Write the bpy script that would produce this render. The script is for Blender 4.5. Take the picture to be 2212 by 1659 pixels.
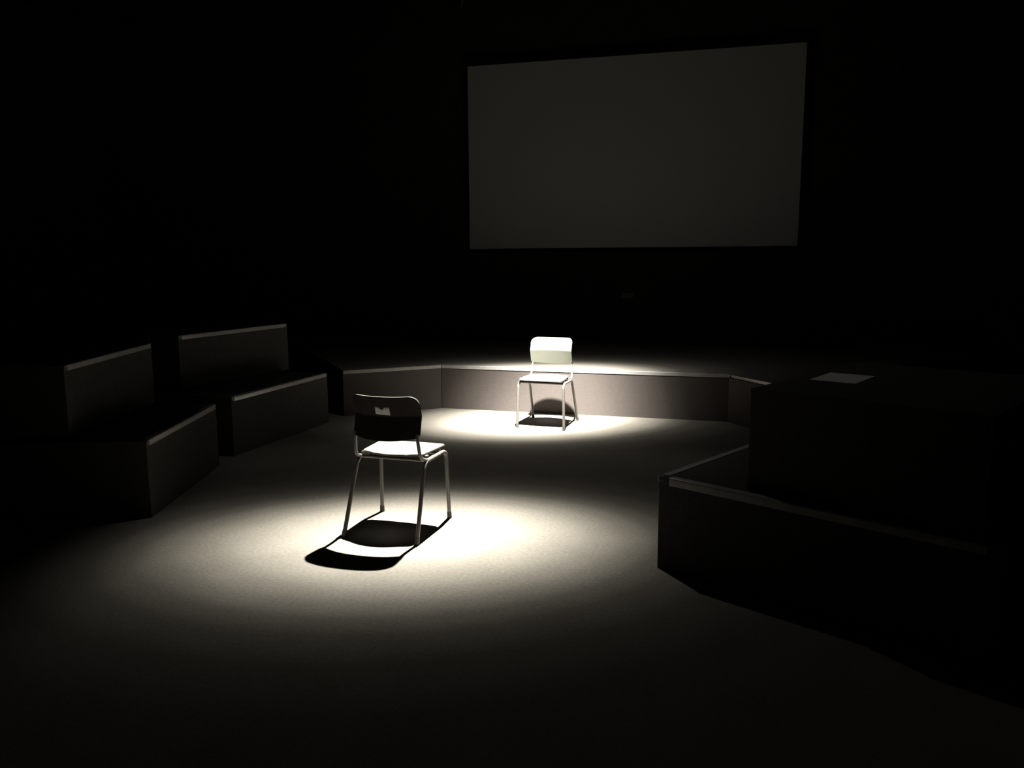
import bpy, bmesh, math, random
from mathutils import Vector, Matrix

random.seed(7)
for o in list(bpy.data.objects):
    bpy.data.objects.remove(o, do_unlink=True)
scene = bpy.context.scene
C = scene.collection

# ------------------------------------------------------------------ camera
FPX, IMG_W = 1742.3, 2212.0
PITCH, ROLL = math.radians(8.892), math.radians(-0.351)
cam_d = bpy.data.cameras.new('camera')
cam_d.sensor_fit = 'HORIZONTAL'
cam_d.sensor_width = 36.0
cam_d.lens = 36.0 * FPX / IMG_W
cam_d.clip_start, cam_d.clip_end = 0.05, 100
cam = bpy.data.objects.new('camera', cam_d)
C.objects.link(cam)
fwd = Vector((0, math.cos(PITCH), -math.sin(PITCH)))
rt0, up0 = Vector((1, 0, 0)), Vector((0, math.sin(PITCH), math.cos(PITCH)))
rt = math.cos(ROLL) * rt0 + math.sin(ROLL) * up0
up = -math.sin(ROLL) * rt0 + math.cos(ROLL) * up0
M = Matrix((rt, up, -fwd)).transposed().to_4x4()
M.translation = Vector((0, 0, 1.5))
cam.matrix_world = M
scene.camera = cam

# ------------------------------------------------------------------ world and exposure: a blacked-out studio, no daylight
w = bpy.data.worlds.new('blackout'); scene.world = w
w.use_nodes = True
w.node_tree.nodes['Background'].inputs[0].default_value = (0.0, 0.0, 0.0, 1)
w.node_tree.nodes['Background'].inputs[1].default_value = 0.0
scene.view_settings.view_transform = 'Standard'
scene.view_settings.look = 'None'
scene.view_settings.gamma = 1.0
scene.view_settings.use_curve_mapping = False
scene.view_settings.exposure = 0.0

# the two theatre spotlights: position, point on the floor they are aimed at, power, beam profile (degrees off axis, strength)
# (the beams are oval, like a PAR can's: stretch and turn of the oval about the axis)
SPOT_NEAR = dict(pos=(-0.17, 5.74, 3.43), aim=(-0.535, 4.244, 0.0), power=9050, oval=-.218, turn=-.026, soft=.022, leaf=(-2.13, 5.5, 2.4),
                 prof=[(0, 1.0), (3, .80), (6, .54), (8, .40), (10, .275), (12, .150), (14, .072), (16, .027), (18, .0108), (21, .0044), (25, .0022), (30, .0018), (36, .0019), (42, .0016), (52, 0)])
SPOT_FAR = dict(pos=(0.25, 5.93, 3.60), aim=(0.225, 7.415, 0.0), power=12150, oval=-.177, turn=-.208, soft=.04, leaf=None,
                prof=[(0, 1.0), (3, .99), (6, .93), (8, .72), (10, .43), (12, .225), (14, .110), (16, .0340), (18, .0105), (21, .0038), (25, .0013), (30, .0007), (36, .0003), (44, 0)])


# ------------------------------------------------------------------ materials
def mat(name, col, rough=0.6, metal=0.0, noise=0.0, scale=40, bump=0.0, bscale=200, spec=0.5, tint=None):
    m = bpy.data.materials.new(name); m.use_nodes = True
    nt = m.node_tree; b = nt.nodes['Principled BSDF']
    b.inputs['Base Color'].default_value = (*col, 1)
    b.inputs['Roughness'].default_value = rough
    b.inputs['Metallic'].default_value = metal
    b.inputs['Specular IOR Level'].default_value = spec
    tc = nt.nodes.new('ShaderNodeTexCoord')
    if noise:
        n = nt.nodes.new('ShaderNodeTexNoise'); n.inputs['Scale'].default_value = scale
        n.inputs['Detail'].default_value = 6; n.inputs['Roughness'].default_value = .65
        nt.links.new(tc.outputs['Object'], n.inputs['Vector'])
        r = nt.nodes.new('ShaderNodeValToRGB')
        lo = [c * (1 - noise) for c in col]; hi = [min(1, c * (1 + noise)) for c in (tint or col)]
        r.color_ramp.elements[0].position = .3; r.color_ramp.elements[1].position = .7
        r.color_ramp.elements[0].color = (*lo, 1); r.color_ramp.elements[1].color = (*hi, 1)
        nt.links.new(n.outputs['Fac'], r.inputs['Fac'])
        nt.links.new(r.outputs['Color'], b.inputs['Base Color'])
    if bump:
        n2 = nt.nodes.new('ShaderNodeTexNoise'); n2.inputs['Scale'].default_value = bscale
        n2.inputs['Detail'].default_value = 3
        nt.links.new(tc.outputs['Object'], n2.inputs['Vector'])
        bp = nt.nodes.new('ShaderNodeBump'); bp.inputs['Strength'].default_value = bump
        bp.inputs['Distance'].default_value = .004
        nt.links.new(n2.outputs['Fac'], bp.inputs['Height'])
        nt.links.new(bp.outputs['Normal'], b.inputs['Normal'])
    return m


def floor_material():
    """grey felt-like carpet: large worn patches, fine pile speckle"""
    m = mat('floor_carpet', (.2, .19, .17), rough=.95, spec=.08)
    nt = m.node_tree; b = nt.nodes['Principled BSDF']
    tc = nt.nodes.new('ShaderNodeTexCoord')
    n1 = nt.nodes.new('ShaderNodeTexNoise'); n1.inputs['Scale'].default_value = 3.2; n1.inputs['Detail'].default_value = 5
    n2 = nt.nodes.new('ShaderNodeTexNoise'); n2.inputs['Scale'].default_value = 55; n2.inputs['Detail'].default_value = 4
    n3 = nt.nodes.new('ShaderNodeTexNoise'); n3.inputs['Scale'].default_value = 240
    for n in (n1, n2, n3):
        nt.links.new(tc.outputs['Object'], n.inputs['Vector'])
    r1 = nt.nodes.new('ShaderNodeValToRGB')
    r1.color_ramp.elements[0].position = .32; r1.color_ramp.elements[1].position = .68
    r1.color_ramp.elements[0].color = (.180, .172, .152, 1); r1.color_ramp.elements[1].color = (.205, .196, .174, 1)
    r2 = nt.nodes.new('ShaderNodeValToRGB')
    r2.color_ramp.elements[0].position = .3; r2.color_ramp.elements[1].position = .7
    r2.color_ramp.elements[0].color = (.84, .84, .84, 1); r2.color_ramp.elements[1].color = (1.08, 1.08, 1.08, 1)
    nt.links.new(n1.outputs['Fac'], r1.inputs['Fac']); nt.links.new(n2.outputs['Fac'], r2.inputs['Fac'])
    mx = nt.nodes.new('ShaderNodeMix'); mx.data_type = 'RGBA'; mx.blend_type = 'MULTIPLY'
    mx.inputs['Factor'].default_value = 1.0
    nt.links.new(r1.outputs['Color'], mx.inputs[6]); nt.links.new(r2.outputs['Color'], mx.inputs[7])
    nt.links.new(mx.outputs[2], b.inputs['Base Color'])
    bp = nt.nodes.new('ShaderNodeBump'); bp.inputs['Strength'].default_value = .35; bp.inputs['Distance'].default_value = .004
    nt.links.new(n3.outputs['Fac'], bp.inputs['Height']); nt.links.new(bp.outputs['Normal'], b.inputs['Normal'])
    return m


MT = dict(
    floor=floor_material(),
    wall=mat('black_wall_paint', (.026, .028, .027), .9, noise=.25, scale=6, spec=.1),
    ceil=mat('black_ceiling_paint', (.008, .008, .008), .95, spec=.1),
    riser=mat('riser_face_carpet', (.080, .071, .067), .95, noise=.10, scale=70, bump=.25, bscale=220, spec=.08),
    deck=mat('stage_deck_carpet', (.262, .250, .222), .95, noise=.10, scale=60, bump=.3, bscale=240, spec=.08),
    black=mat('black_riser_carpet', (.066, .064, .061), .95, noise=.2, scale=60, bump=.25, bscale=220, spec=.08),
    nosing=mat('grey_nosing_strip', (.36, .36, .35), .20, noise=.12, scale=14),
    cap=mat('dark_nosing_cap', (.07, .07, .068), .5),
    screen=mat('matt_white_screen', (.38, .395, .405), .9, spec=.1),
    frame_black=mat('black_velvet_frame', (.008, .008, .008), .95, spec=.05),
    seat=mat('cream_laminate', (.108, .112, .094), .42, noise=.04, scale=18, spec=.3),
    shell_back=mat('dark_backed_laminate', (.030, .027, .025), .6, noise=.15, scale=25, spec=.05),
    tube=mat('grey_painted_steel', (.105, .098, .091), .34, noise=.08, scale=40, spec=.5),
    rubber=mat('grey_rubber_foot', (.05, .048, .043), .7),
    paper=mat('white_paper', (.80, .80, .78), .85, spec=.2),
    lamp_black=mat('black_lamp_housing', (.018, .018, .018), .5),
    lens=mat('lamp_lens_glass', (.30, .30, .30), .2),
    steel=mat('dark_steel', (.05, .05, .05), .4, metal=.6),
    sticker=mat('grey_paper_sticker', (.62, .60, .60), .85, noise=.2, scale=60, spec=.2),
    plate=mat('grey_wall_plate', (.075, .075, .072), .6),
)


# ------------------------------------------------------------------ helpers
def link(name, me, m, parent=None, smooth=True):
    if m is not None and not me.materials:
        me.materials.append(m)
    o = bpy.data.objects.new(name, me)
    C.objects.link(o)
    o.parent = parent
    if smooth:
        for p in me.polygons:
            p.use_smooth = True
    return o


def tag(o, label=None, cat=None, group=None, kind=None):
    if label: o['label'] = label
    if cat: o['category'] = cat
    if group: o['group'] = group
    if kind: o['kind'] = kind
    return o


def empty(name, loc=(0, 0, 0), rz=0.0):
    o = bpy.data.objects.new(name, None)
    o.empty_display_size = .1
    C.objects.link(o)
    o.location = loc; o.rotation_euler = (0, 0, rz)
    return o


def box_mesh(x0, x1, y0, y1, z0, z1, bev=.0):
    bm = bmesh.new()
    bmesh.ops.create_cube(bm, size=1)
    for v in bm.verts:
        v.co = Vector(((x0 + x1) / 2 + v.co.x * (x1 - x0), (y0 + y1) / 2 + v.co.y * (y1 - y0), (z0 + z1) / 2 + v.co.z * (z1 - z0)))
    if bev:
        bmesh.ops.bevel(bm, geom=list(bm.edges), offset=bev, segments=2, profile=.6, affect='EDGES')
    me = bpy.data.meshes.new('box'); bm.to_mesh(me); bm.free()
    return me


def prism_mesh(pts, z0, z1, bev=0.0):
    bm = bmesh.new()
    lo = [bm.verts.new((x, y, z0)) for x, y in pts]
    hi = [bm.verts.new((x, y, z1)) for x, y in pts]
    n = len(pts)
    bm.faces.new(hi); bm.faces.new(lo[::-1])
    for i in range(n):
        bm.faces.new((lo[i], lo[(i + 1) % n], hi[(i + 1) % n], hi[i]))
    bmesh.ops.recalc_face_normals(bm, faces=bm.faces)
    if bev:
        bmesh.ops.bevel(bm, geom=list(bm.edges), offset=bev, segments=2, profile=.6, affect='EDGES')
    me = bpy.data.meshes.new('prism'); bm.to_mesh(me); bm.free()
    return me


def fillet(pts, r, n=7):
    """polyline with every inner corner rounded"""
    pts = [Vector(p) for p in pts]
    out = [pts[0]]
    for i in range(1, len(pts) - 1):
        a, b, c = pts[i - 1], pts[i], pts[i + 1]
        u, v = (a - b), (c - b)
        rr = min(r, u.length * .48, v.length * .48)
        p, q = b + u.normalized() * rr, b + v.normalized() * rr
        for k in range(n + 1):
            t = k / n
            out.append((1 - t) ** 2 * p + 2 * t * (1 - t) * b + t * t * q)
    out.append(pts[-1])
    return out


def tube_mesh(path, r, seg=14, r_end=None):
    path = [Vector(p) for p in path]
    bm = bmesh.new()
    rings = []
    t0 = (path[1] - path[0]).normalized()
    ref = Vector((0, 0, 1)) if abs(t0.z) < .9 else Vector((1, 0, 0))
    nx = t0.cross(ref).normalized()
    for i, p in enumerate(path):
        if i == 0: t = path[1] - p
        elif i == len(path) - 1: t = p - path[i - 1]
        else: t = (path[i + 1] - p).normalized() + (p - path[i - 1]).normalized()
        t.normalize()
        nx = (nx - t * nx.dot(t)).normalized()
        ny = t.cross(nx)
        rr = r if r_end is None else r + (r_end - r) * i / (len(path) - 1)
        rings.append([bm.verts.new(p + rr * (math.cos(2 * math.pi * k / seg) * nx + math.sin(2 * math.pi * k / seg) * ny)) for k in range(seg)])
    for a, b in zip(rings, rings[1:]):
        for k in range(seg):
            bm.faces.new((a[k], a[(k + 1) % seg], b[(k + 1) % seg], b[k]))
    bm.faces.new(rings[0][::-1]); bm.faces.new(rings[-1])
    bmesh.ops.recalc_face_normals(bm, faces=bm.faces)
    for e in bm.edges:
        if len(e.link_faces) == 2 and e.calc_face_angle(0) > math.radians(50): e.smooth = False
    me = bpy.data.meshes.new('tube'); bm.to_mesh(me); bm.free()
    return me


def lathe_mesh(prof, seg=28):
    """profile of (radius, z)"""
    bm = bmesh.new(); rings = []
    for r, z in prof:
        rings.append([bm.verts.new((r * math.cos(2 * math.pi * k / seg), r * math.sin(2 * math.pi * k / seg), z)) for k in range(seg)])
    for a, b in zip(rings, rings[1:]):
        for k in range(seg):
            bm.faces.new((a[k], a[(k + 1) % seg], b[(k + 1) % seg], b[k]))
    bmesh.ops.recalc_face_normals(bm, faces=bm.faces)
    me = bpy.data.meshes.new('lathe'); bm.to_mesh(me); bm.free()
    return me


def xform(me, mtx):
    me.transform(mtx)
    return me


# ------------------------------------------------------------------ the room shell
YAW = math.radians(-15.40)
U = Vector((math.cos(YAW), math.sin(YAW), 0)); N = Vector((-math.sin(YAW), math.cos(YAW), 0))
O = Vector((-0.529, 10.5, 0))                      # foot of the screen's left edge


def room(u, n, z=0):
    return O + U * u + N * n + Vector((0, 0, z))


RM = Matrix.Translation(O) @ Matrix.Rotation(YAW, 4, 'Z')
ROOM_L, ROOM_R, ROOM_B, ROOM_F, ROOM_H = -5.6, 8.4, .085, -14.5, 4.75


def struct(name, me, m, label=None, smooth=False):
    o = link(name, me, m, None, smooth)
    o['kind'] = 'structure'
    if label: o['label'] = label
    return o


fl = struct('floor', box_mesh(ROOM_L, ROOM_R, ROOM_F, ROOM_B, -.1, 0), MT['floor'], 'grey carpeted studio floor with two pools of light')
fl.matrix_world = RM
for nm, dims in (('wall_back', (ROOM_L - .2, ROOM_R + .2, ROOM_B, ROOM_B + .2, -.1, ROOM_H)),
                 ('wall_front', (ROOM_L - .2, ROOM_R + .2, ROOM_F - .2, ROOM_F, -.1, ROOM_H)),
                 ('wall_left', (ROOM_L - .2, ROOM_L, ROOM_F, ROOM_B, -.1, ROOM_H)),
                 ('wall_right', (ROOM_R, ROOM_R + .2, ROOM_F, ROOM_B, -.1, ROOM_H))):
    struct(nm, box_mesh(*dims), MT['wall'], 'black painted studio wall').matrix_world = RM
struct('ceiling', box_mesh(ROOM_L - .2, ROOM_R + .2, ROOM_F - .2, ROOM_B + .2, ROOM_H, ROOM_H + .15), MT['ceil'], 'black studio ceiling').matrix_world = RM

# ------------------------------------------------------------------ projection screen on the back wall
SW, SZ0 = 3.977, 1.612
SH = SW * 9 / 16
scr = empty('projection_screen', room(SW / 2, 0, SZ0), YAW)
tag(scr, 'large blank white projection screen in a thin black frame on the back wall', 'screen')
link('screen_fabric', box_mesh(-SW / 2, SW / 2, 0, .012, 0, SH), MT['screen'], scr, False)
FB = .045
link('frame_bar', box_mesh(-SW / 2 - FB, SW / 2 + FB, -.012, .06, -FB, 0, .003), MT['frame_black'], scr, False)
link('frame_bar', box_mesh(-SW / 2 - FB, SW / 2 + FB, -.012, .06, SH, SH + FB, .003), MT['frame_black'], scr, False)
link('frame_bar', box_mesh(-SW / 2 - FB, -SW / 2, -.012, .06, 0, SH, .003), MT['frame_black'], scr, False)
link('frame_bar', box_mesh(SW / 2, SW / 2 + FB, -.012, .06, 0, SH, .003), MT['frame_black'], scr, False)
link('back_panel', box_mesh(-SW / 2, SW / 2, .0125, .06, .0, SH), MT['frame_black'], scr, False)
for sx in (-1, 1):
    for zz in (.3, SH - .3):
        link('wall_bracket', box_mesh(sx * 1.5 - .05, sx * 1.5 + .05, .06, .084, zz - .05, zz + .05, .003), MT['steel'], scr, False)

# ------------------------------------------------------------------ stage platform across the back
ST_H = .44
L0, C0, C1, R0 = Vector((-1.62, 7.64)), Vector((-.71, 8.04)), Vector((1.99, 7.262)), Vector((2.225, 6.73))


def to_wall(p, ang, gap=.03):
    d = Vector((math.cos(math.radians(ang)), math.sin(math.radians(ang))))
    n2, o2 = Vector((N.x, N.y)), Vector((O.x, O.y))
    t = ((o2 - p).dot(n2) + ROOM_B - gap) / d.dot(n2)
    return p + d * t


LB, RB = to_wall(L0, 114), to_wall(R0, 35)
stage_c = Vector((.4, 8.6))
stage = empty('stage_platform', (stage_c.x, stage_c.y, 0))
tag(stage, 'low carpeted stage platform with angled front behind the far chair', 'stage')


def inset_poly(pts, d):
    out = []; n = len(pts)
    for i in range(n):
        a, b, c = pts[i - 1], pts[i], pts[(i + 1) % n]
        e1, e2 = (b - a).normalized(), (c - b).normalized()
        n1, n2 = Vector((-e1.y, e1.x)), Vector((-e2.y, e2.x))
        k = n1 + n2
        out.append(b + k * (d / max(.2, (1 + n1.dot(n2)))))
    return out


foot = [L0, C0, C1, R0, RB, LB]                    
area = sum(foot[i - 1].x * foot[i].y - foot[i].x * foot[i - 1].y for i in range(len(foot)))
if area < 0:
    foot = foot[::-1]
loc = [p - stage_c for p in foot]
PT = .018
inner = inset_poly(loc, PT)
link('carcass', prism_mesh([(p.x, p.y) for p in inset_poly(loc, PT + .004)], 0.0, ST_H - .022), MT['black'], stage, False)
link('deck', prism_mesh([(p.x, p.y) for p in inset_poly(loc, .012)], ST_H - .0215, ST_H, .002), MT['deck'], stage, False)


def edge_frame(a, b, inside):
    """matrix with x along a->b, y pointing to the inside, z up, origin a"""
    x = (b - a).normalized(); y = Vector((-x.y, x.x))
    if (inside - a).dot(y) < 0:
        a, b = b, a; x = -x; y = -y
    m = Matrix(((x.x, y.x, 0, a.x), (x.y, y.y, 0, a.y), (0, 0, 1, 0), (0, 0, 0, 1)))
    return m, (b - a).length


def nosing_mesh(x0, x1, h, face=.031, top=.036):
    """L-shaped stair nosing with a rounded leading edge, front at y=0, proud by 4 mm"""
    P = [(.0, h - face), (-.006, h - face), (-.006, h - .005)]
    P += [(.003 - .009 * math.cos(k * math.pi / 16), h - .005 + .009 * math.sin(k * math.pi / 16)) for k in range(1, 9)]
    P += [(top, h + .003), (top, h + .0002), (.0, h + .0002)]
    bm = bmesh.new()
    a = [bm.verts.new((x0, y, z)) for y, z in P]; b = [bm.verts.new((x1, y, z)) for y, z in P]
    n = len(P)
    for i in range(n):
        bm.faces.new((a[i], a[(i + 1) % n], b[(i + 1) % n], b[i]))
    bm.faces.new(a[::-1]); bm.faces.new(b)
    bmesh.ops.recalc_face_normals(bm, faces=bm.faces)
    for f in bm.faces: f.smooth = True
    for e in bm.edges:
        if len(e.link_faces) == 2 and e.calc_face_angle(0) > math.radians(30): e.smooth = False
    me = bpy.data.meshes.new('nosing'); bm.to_mesh(me); bm.free()
    return me


mid = Vector((0, 0))
for a, b in ((L0, C0), (C0, C1), (C1, R0)):
    m4, ln = edge_frame(a - stage_c, b - stage_c, mid)
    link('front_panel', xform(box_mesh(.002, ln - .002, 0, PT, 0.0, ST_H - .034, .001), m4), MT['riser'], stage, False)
    link('nosing', xform(nosing_mesh(.006, ln - .006, ST_H), m4), MT['nosing'], stage, False)
for a, b in ((L0, LB), (R0, RB)):
    m4, ln = edge_frame(a - stage_c, b - stage_c, mid)
    link('side_panel', xform(box_mesh(.002, ln - .002, 0, PT, 0.0, ST_H - .022, .001), m4), MT['black'], stage, False)


# ------------------------------------------------------------------ seating risers either side
def riser(name, label, p0, ang, length, depth, z0, z1, side, strip=True, end_strip=None, group=None, gaps=(.035, .02)):
    """p0: front corner nearest the camera; x runs along the arena-facing front, y into the unit (side=+1 left of x, -1 right)"""
    t = empty(name, (p0[0], p0[1], z0))
    a = math.radians(ang)
    x = Vector((math.cos(a), math.sin(a))); y = Vector((-x.y, x.x)) * side
    m4 = Matrix(((x.x, y.x, 0, 0), (x.y, y.y, 0, 0), (0, 0, 1, 0), (0, 0, 0, 1)))
    h = z1 - z0
    def part(nm, me, m):
        me.transform(m4)
        if side < 0: me.flip_normals()
        return link(nm, me, m, t, False)
    part('carcass', box_mesh(.02, length - .02, .02, depth - .02, 0, h - .02), MT['black'])
    part('front_panel', box_mesh(0, length, 0, .018, 0, h - .0185, .0015), MT['black'])
    part('back_panel', box_mesh(0, length, depth - .018, depth, 0, h - .0185, .0015), MT['black'])
    part('side_panel', box_mesh(0, .018, .0185, depth - .0185, 0, h - .0185, .0015), MT['black'])
    part('side_panel', box_mesh(length - .018, length, .0185, depth - .0185, 0, h - .0185, .0015), MT['black'])
    part('top_board', box_mesh(-.002, length + .002, -.002, depth + .002, h - .018, h, .002), MT['black'])
    if strip:
        part('nosing', nosing_mesh(gaps[0], length - gaps[1], h), MT['nosing'])
        part('nosing_cap', box_mesh(.0, gaps[0] - .003, -.006, .03, h - .028, h + .003, .003), MT['cap'])
    if end_strip:
        ne = nosing_mesh(.06, end_strip, h, .034)
        # the end strip runs along the unit's near end (local x = 0), so swap the axes
        ne.transform(Matrix(((0, 1, 0, 0), (1, 0, 0, 0), (0, 0, 1, 0), (0, 0, 0, 1)))); ne.flip_normals()
        part('nosing', ne, MT['nosing'])
    tag(t, label, 'riser', group)
    return t


H1, H2 = .46, .90
GL, GR = 'seating risers on the left', 'seating risers on the right'
riser('seating_riser', 'low black seating riser at far left nearest the camera, grey strip along its top edge', (-2.127, 4.575), 91.5, 1.205, .93, 0, H1, 1, group=GL)
riser('seating_riser', 'upper black riser stacked behind the low riser at far left edge', (-2.580, 4.60), 92.2, 1.25, .46, H1 + .006, H2, 1, group=GL)
riser('seating_riser', 'low black seating riser left of the near chair with the brightest grey edge strip', (-2.142, 6.058), 71.5, 1.375, 1.10, 0, H1, 1, group=GL)
riser('seating_riser', 'upper black riser stacked on the low riser left of the stage', (-2.660, 6.409), 65.6, 1.31, .46, H1 + .006, H2, 1, group=GL)
riser('seating_riser', 'low black seating riser in the right foreground, its glinting edge pointing at the camera', (.704, 3.755), 46.4, 1.30, 1.45, 0, H1, -1, end_strip=1.4, group=GR)
ux = Vector((math.cos(math.radians(46.4)), math.sin(math.radians(46.4)))); uy = Vector((ux.y, -ux.x))
rp = Vector((.704, 3.755)) + uy * .425 + ux * .06
riser('seating_riser', 'upper black riser in the right foreground with a paper sheet on its top', (rp.x, rp.y), 46.4, 1.22, .95, H1 + .006, .925, -1, strip=False, group=GR)

# A4 sheet on the upper right riser
pc = Vector((1.571, 3.792))
pm = box_mesh(-.105, .105, -.1485, .1485, 0, .0012)
sheet = link('paper_sheet', pm, MT['paper'], None, False)
sheet.location = (pc.x, pc.y, .9255); sheet.rotation_euler = (0, 0, math.radians(46.4 - 90 + 4))
tag(sheet, 'white sheet of paper lying on top of the upper right riser', 'paper')


# ------------------------------------------------------------------ the stacking chairs
def outline_seat(n=10):
    """rounded quadrilateral, wider at the front, rear edge bulging back"""
    wf, wr, yf, yr = .203, .186, .192, -.115
    pts = []
    def arc(cx, cy, r, a0, a1):
        for k in range(n + 1):
            a = math.radians(a0 + (a1 - a0) * k / n); pts.append((cx + r * math.cos(a), cy + r * math.sin(a)))
    r = .042
    arc(wf - r, yf - r, r, 0, 90); 
    for k in range(1, 8): 
        t = k / 8; x = (wf - r) * (1 - 2 * t); pts.append((x, yf + .006 * (1 - (x / (wf - r)) ** 2)))
    arc(-wf + r, yf - r, r, 90, 180)
    r2 = .035
    arc(-wr + r2, yr + r2, r2, 180, 245)
    for k in range(1, 14):
        t = k / 14; x = -(wr - r2 * 1.4) * (1 - 2 * t); pts.append((x, yr - .004 - .042 * (1 - (x / (wr - r2 * 1.4)) ** 2)))
    arc(wr - r2, yr + r2, r2, 295, 360)
    return pts


def seat_z(x, y):
    t = (y - .02) / .17
    z = .449 - .010 * max(0, t) ** 2.2 - .002 * max(0, -t)
    z -= .006 * (1 - min(1, (x / .2) ** 2)) * (1 - min(1, abs(t)) ** 2)
    return z


def seat_mesh():
    o = outline_seat(); c = Vector((0, .03)); th = .013
    bm = bmesh.new()
    scales = [1.0, .985, .94, .86, .74, .58, .40, .2]
    def layer(dz, bevel):
        rings = []
        for i, s in enumerate(scales):
            rg = []
            for x, y in o:
                px, py = c.x + (x - c.x) * s, c.y + (y - c.y) * s
                rg.append(bm.verts.new((px, py, seat_z(px, py) + dz - (bevel if i == 0 else 0))))
            rings.append(rg)
        return rings
    top = layer(0, .0035); bot = layer(-th, -.0035)
    n = len(o)
    def skin(r):
        for a, b in zip(r, r[1:]):
            for k in range(n):
                bm.faces.new((a[k], a[(k + 1) % n], b[(k + 1) % n], b[k]))
        bm.faces.new(r[-1])
    skin(top); nt_ = len(bm.faces); skin(bot)
    bm.faces.ensure_lookup_table()
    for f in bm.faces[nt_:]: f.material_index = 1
    for k in range(n):
        bm.faces.new((top[0][k], top[0][(k + 1) % n], bot[0][(k + 1) % n], bot[0][k]))
    bmesh.ops.recalc_face_normals(bm, faces=bm.faces)
    for e in bm.edges:
        if len(e.link_faces) == 2 and e.calc_face_angle(0) > math.radians(40): e.smooth = False
    me = bpy.data.meshes.new('seat'); bm.to_mesh(me); bm.free()
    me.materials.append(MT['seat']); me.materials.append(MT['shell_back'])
    return me


BW, BZT, BZB, BZK = .195, .780, .552, .664
CURVE = .055


def back_base(z):
    if z < BZK:
        t = (z - BZB) / (BZK - BZB); s = -.152 + .030 * t
    else:
        t = (z - BZK) / (BZT - BZK); s = -.122 - .040 * t
    return s


def back_y(x, z):
    return back_base(z) - .009 - CURVE * (1 - abs(x / BW) ** 2.4)


def back_limits(x):
    rt_, rb = .048, .016
    zt, zb = BZT, BZB
    e = BW - abs(x)
    if e < rt_: zt -= rt_ - math.sqrt(max(0, rt_ ** 2 - (rt_ - e) ** 2))
    if e < rb: zb += rb - math.sqrt(max(0, rb ** 2 - (rb - e) ** 2))
    q = 1 - (x / BW) ** 2
    return zb - .016 * q, zt - .004 * q


def backrest_mesh():
    nc = 44; th = .013
    xs = [BW * math.sin((k / nc * 2 - 1) * math.pi / 2) for k in range(nc + 1)]
    tl = [0, .03, .2, .4, .6, .8, .95, 1.0]; tu = [.05, .2, .4, .6, .8, .92, .97, 1.0]
    bm = bmesh.new()
    F, B = [], []
    for x in xs:
        zb, zt = back_limits(x)
        zs = [zb + (BZK - zb) * t for t in tl] + [BZK + (zt - BZK) * t for t in tu]
        fc, bc = [], []
        for z in zs:
            y = back_y(x, z)
            fc.append(bm.verts.new((x, y, z))); bc.append(bm.verts.new((x, y - th, z)))
        F.append(fc); B.append(bc)
    m = len(F[0])
    for i in range(nc):
        for j in range(m - 1):
            f = bm.faces.new((F[i][j], F[i + 1][j], F[i + 1][j + 1], F[i][j + 1])); f.material_index = 0
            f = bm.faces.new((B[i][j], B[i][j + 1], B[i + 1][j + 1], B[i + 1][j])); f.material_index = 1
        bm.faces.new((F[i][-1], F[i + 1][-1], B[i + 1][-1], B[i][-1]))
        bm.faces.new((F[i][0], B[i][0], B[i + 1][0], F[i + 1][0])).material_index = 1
    for j in range(m - 1):
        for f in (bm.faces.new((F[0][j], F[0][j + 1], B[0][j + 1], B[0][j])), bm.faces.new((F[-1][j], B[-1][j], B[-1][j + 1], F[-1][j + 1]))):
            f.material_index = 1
    bmesh.ops.recalc_face_normals(bm, faces=bm.faces)
    for e in bm.edges:
        if len(e.link_faces) == 2 and e.calc_face_angle(0) > math.radians(35): e.smooth = False
    me = bpy.data.meshes.new('backrest'); bm.to_mesh(me); bm.free()
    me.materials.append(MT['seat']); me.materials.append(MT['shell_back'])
    return me


def label_mesh():
    """torn paper sticker with a bite out of its top edge, on the back of the shell"""
    P = [(-.043, .676), (.043, .672), (.044, .716), (.036, .724), (.016, .723), (.004, .706), (-.010, .707), (-.020, .722), (-.034, .726), (-.044, .718)]
    bm = bmesh.new()
    n = 12
    # sliced into thin columns so that it follows the bend of the shell
    def ylim(x):
        lo, hi = None, None
        zs = []
        for i in range(len(P)):
            (x0, z0), (x1, z1) = P[i], P[(i + 1) % len(P)]
            if min(x0, x1) <= x <= max(x0, x1) and x0 != x1:
                zs.append(z0 + (z1 - z0) * (x - x0) / (x1 - x0))
        return min(zs), max(zs)
    cols = []
    for k in range(n + 1):
        x = -.0425 + .085 * k / n
        lo, hi = ylim(x)
        col = []
        for t in (0, .33, .66, 1):
            z = lo + (hi - lo) * t; y = back_y(x, z) - .013
            col.append((bm.verts.new((x, y - .0008, z)), bm.verts.new((x, y - .0002, z))))
        cols.append(col)
    for a, b in zip(cols, cols[1:]):
        for j in range(3):
            bm.faces.new((a[j][0], b[j][0], b[j + 1][0], a[j + 1][0])); bm.faces.new((a[j][1], a[j + 1][1], b[j + 1][1], b[j][1]))
        bm.faces.new((a[0][0], a[0][1], b[0][1], b[0][0])); bm.faces.new((a[3][0], b[3][0], b[3][1], a[3][1]))
    for c in (cols[0], cols[-1]):
        for j in range(3): bm.faces.new((c[j][0], c[j + 1][0], c[j + 1][1], c[j][1]))
    bmesh.ops.recalc_face_normals(bm, faces=bm.faces)
    me = bpy.data.meshes.new('sticker'); bm.to_mesh(me); bm.free()
    return me


TR = .0115
HB = .407


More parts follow.
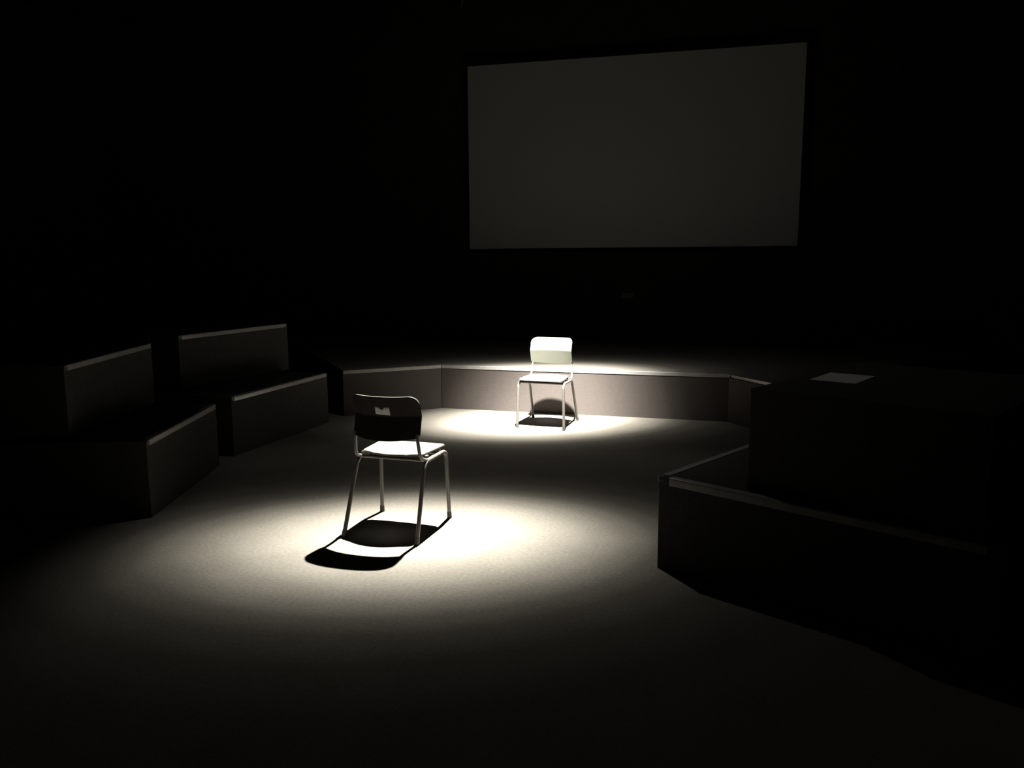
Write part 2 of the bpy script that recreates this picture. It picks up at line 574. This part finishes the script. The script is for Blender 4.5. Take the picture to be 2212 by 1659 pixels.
def make_chair(loc, rz, label, sticker):
    t = empty('stacking_chair', (loc[0], loc[1], 0), rz)
    tag(t, label, 'chair', 'metal-legged stacking chairs')
    link('seat', seat_mesh(), None, t)
    b = link('backrest', backrest_mesh(), None, t)
    if sticker:
        s = link('sticker', label_mesh(), MT['sticker'], b); s['label'] = 'torn pale paper sticker on the back'
    for sx in (-1, 1):
        ff, fr = Vector((sx * .2165, .180, .008)), Vector((sx * .2165, -.286, .008))
        cf, cr = Vector((sx * .207, .166, HB)), Vector((sx * .201, -.126, HB))
        path = fillet([ff, cf, cr, fr], .05, 9)
        # 0..10 front leg with its bend, 10..11 rail, 11..21 rear leg with its bend
        for seg_pts, nm in ((path[0:11], 'leg'), (path[10:12], 'side_rail'), (path[11:], 'leg')):
            q = link(nm, tube_mesh(seg_pts, TR), MT['tube'], t)
            if nm == 'leg':
                f = seg_pts[0] if seg_pts[0].z < seg_pts[-1].z else seg_pts[-1]
                g = seg_pts[1] if f is seg_pts[0] else seg_pts[-2]
                d = (g - f).normalized()
                link('foot_cap', tube_mesh([Vector((f.x, f.y, 0)) , f + d * .006, f + d * .03], .0142, 12, .0132), MT['rubber'], q)
        post = fillet([(sx * .203, -.015, HB + .004), (sx * .2005, -.098, HB + .002), (sx * .193, -.164, HB + .03),
                       (sx * .1850, -.178, .545), (sx * .184, -.175, .572)], .035, 6)
        link('back_post', tube_mesh(post, .0095, 12), MT['tube'], t)
        for yy in (.10, -.075):
            link('seat_bracket', xform(box_mesh(-.014, .014, -.012, .012, 0, .020, .002), Matrix.Translation((sx * .186, yy, .414))), MT['tube'], t, False)
    for yy in (.11, -.07):
        link('cross_bar', tube_mesh([(-.198, yy, HB - .004), (.198, yy, HB - .004)], .009, 10), MT['tube'], t)
    return t


make_chair((-.631, 4.436), -.3029, 'near chair seen from behind, torn paper sticker on its dark backrest', True)
make_chair((.308, 7.165), 2.8008, 'far chair facing the camera, brightly lit cream seat and backrest before the stage', False)

# ------------------------------------------------------------------ small plate on the wall below the screen
pl = link('wall_plate', box_mesh(-.075, .075, -.014, 0, -.03, .03, .003), MT['plate'], None, False)
pw = room(2.02, ROOM_B - .0005, 1.03)
pl.location = pw; pl.rotation_euler = (0, 0, YAW)
tag(pl, 'small faint grey plate on the black wall below the screen', 'plate')


# ------------------------------------------------------------------ theatre spotlights hung from ceiling pipes
PMAX = 55.0


def spotlight(spec, label):
    pos, aim = Vector(spec['pos']), Vector(spec['aim'])
    d = (aim - pos).normalized()
    t = empty('spotlight', (pos.x, pos.y, ROOM_H))
    tag(t, label, 'spotlight', 'ceiling spotlights')
    rot = d.to_track_quat('-Z', 'Y').to_matrix().to_4x4()
    m4 = Matrix.Translation(pos - Vector((pos.x, pos.y, ROOM_H))) @ rot
    body = [(.0, .36), (.06, .36), (.075, .34), (.08, .20), (.09, .16), (.09, .02), (.098, .015), (.098, -.005), (.09, -.005), (.088, .03), (.0, .03)]
    link('housing', xform(lathe_mesh(body), m4), MT['lamp_black'], t)
    link('lens', xform(lathe_mesh([(.0, .028), (.086, .024), (.086, .02), (.0, .014)]), m4), MT['lens'], t)
    ax = rot.to_3x3() @ Vector((1, 0, 0)); cc = Vector((0, 0, pos.z - ROOM_H)) - d * .17
    top = Vector((cc.x, cc.y, -.36))
    link('yoke', tube_mesh(fillet([cc + ax * .105, top + ax * .105 + Vector((0, 0, -.03)), top - ax * .105 + Vector((0, 0, -.03)), cc - ax * .105], .03), .010, 8), MT['lamp_black'], t)
    link('hanging_rod', tube_mesh([top + Vector((0, 0, -.03)), Vector((top.x, top.y, -.002))], .014, 10), MT['steel'], t)
    if spec['leaf']:
        # one barn-door leaf, hinged on the rim and trimming the beam along a line on the floor
        fx, y0, y1 = spec['leaf']
        base = Vector((pos.x, pos.y, ROOM_H))
        def at_depth(f, dep):
            r_ = (f - pos); return pos + r_ * (dep / r_.dot(d))
        e0, e1 = at_depth(Vector((fx, y0, 0)), .27) - base, at_depth(Vector((fx, y1, 0)), .27) - base
        hd = (Vector((-1, 0, 0)) - d * -d.x).normalized(); hv = d.cross(hd)
        if (e1 - e0).dot(hv) < 0: hv = -hv
        hc = pos - base + hd * .101
        q0, q1 = hc - hv * .07, hc + hv * .07
        nn = (e0 - q0).cross(q1 - q0).normalized() * .0012
        bm = bmesh.new()
        A_ = [bm.verts.new(v_ + nn) for v_ in (q0, q1, e1, e0)]; B_ = [bm.verts.new(v_ - nn) for v_ in (q0, q1, e1, e0)]
        bm.faces.new(A_); bm.faces.new(B_[::-1])
        for i_ in range(4): bm.faces.new((A_[i_], B_[i_], B_[(i_ + 1) % 4], A_[(i_ + 1) % 4]))
        bmesh.ops.recalc_face_normals(bm, faces=bm.faces)
        me_ = bpy.data.meshes.new('leaf'); bm.to_mesh(me_); bm.free()
        link('barn_door', me_, MT['lamp_black'], t, False)
    ld = bpy.data.lights.new('spot_beam', 'SPOT')
    ld.energy = spec['power']; ld.color = (1.0, .945, .845)
    ld.shadow_soft_size = spec['soft']
    ld.spot_size = math.radians(150); ld.spot_blend = .15
    ld.use_nodes = True
    nt = ld.node_tree
    em = next(n for n in nt.nodes if n.type == 'EMISSION')
    tc = nt.nodes.new('ShaderNodeTexCoord'); sp = nt.nodes.new('ShaderNodeSeparateXYZ')
    nt.links.new(tc.outputs['Normal'], sp.inputs[0])
    def mth(op, a_, b_=None):
        n_ = nt.nodes.new('ShaderNodeMath'); n_.operation = op
        for i_, q in enumerate((a_, b_)):
            if q is None: continue
            if isinstance(q, (int, float)): n_.inputs[i_].default_value = q
            else: nt.links.new(q, n_.inputs[i_])
        return n_.outputs[0]
    az = mth('ABSOLUTE', sp.outputs['Z'])
    gx = mth('MULTIPLY', mth('ARCTAN2', sp.outputs['X'], az), math.exp(spec['oval']) * 180 / math.pi / PMAX)
    gy = mth('MULTIPLY', mth('ARCTAN2', sp.outputs['Y'], az), math.exp(-spec['oval']) * 180 / math.pi / PMAX)
    off_axis = mth('SQRT', mth('ADD', mth('MULTIPLY', gx, gx), mth('MULTIPLY', gy, gy)))
    rp_ = nt.nodes.new('ShaderNodeValToRGB'); cr = rp_.color_ramp; cr.interpolation = 'LINEAR'
    pr = spec['prof']
    while len(cr.elements) < len(pr): cr.elements.new(.5)
    for e, (a_, s_) in zip(cr.elements, pr):
        e.position = a_ / PMAX
    for e, (a_, s_) in zip(cr.elements, pr):
        e.color = (s_, s_, s_, 1)
    nt.links.new(off_axis, rp_.inputs['Fac'])
    nt.links.new(rp_.outputs['Color'], em.inputs['Strength'])
    lo = bpy.data.objects.new('spot_beam', ld); C.objects.link(lo)
    bx_ = (Vector((1, 0, 0)) - d * d.x).normalized(); by_ = d.cross(bx_)
    ca, sa = math.cos(spec['turn']), math.sin(spec['turn'])
    x2, y2 = ca * bx_ + sa * by_, -sa * bx_ + ca * by_
    lm = Matrix((x2, -y2, -d)).transposed().to_4x4()
    lm.translation = pos + d * .012
    lo.matrix_world = lm
    return t


spotlight(SPOT_NEAR, 'black spotlight hung from the ceiling above the near chair')
spotlight(SPOT_FAR, 'black spotlight hung from the ceiling above the far chair')
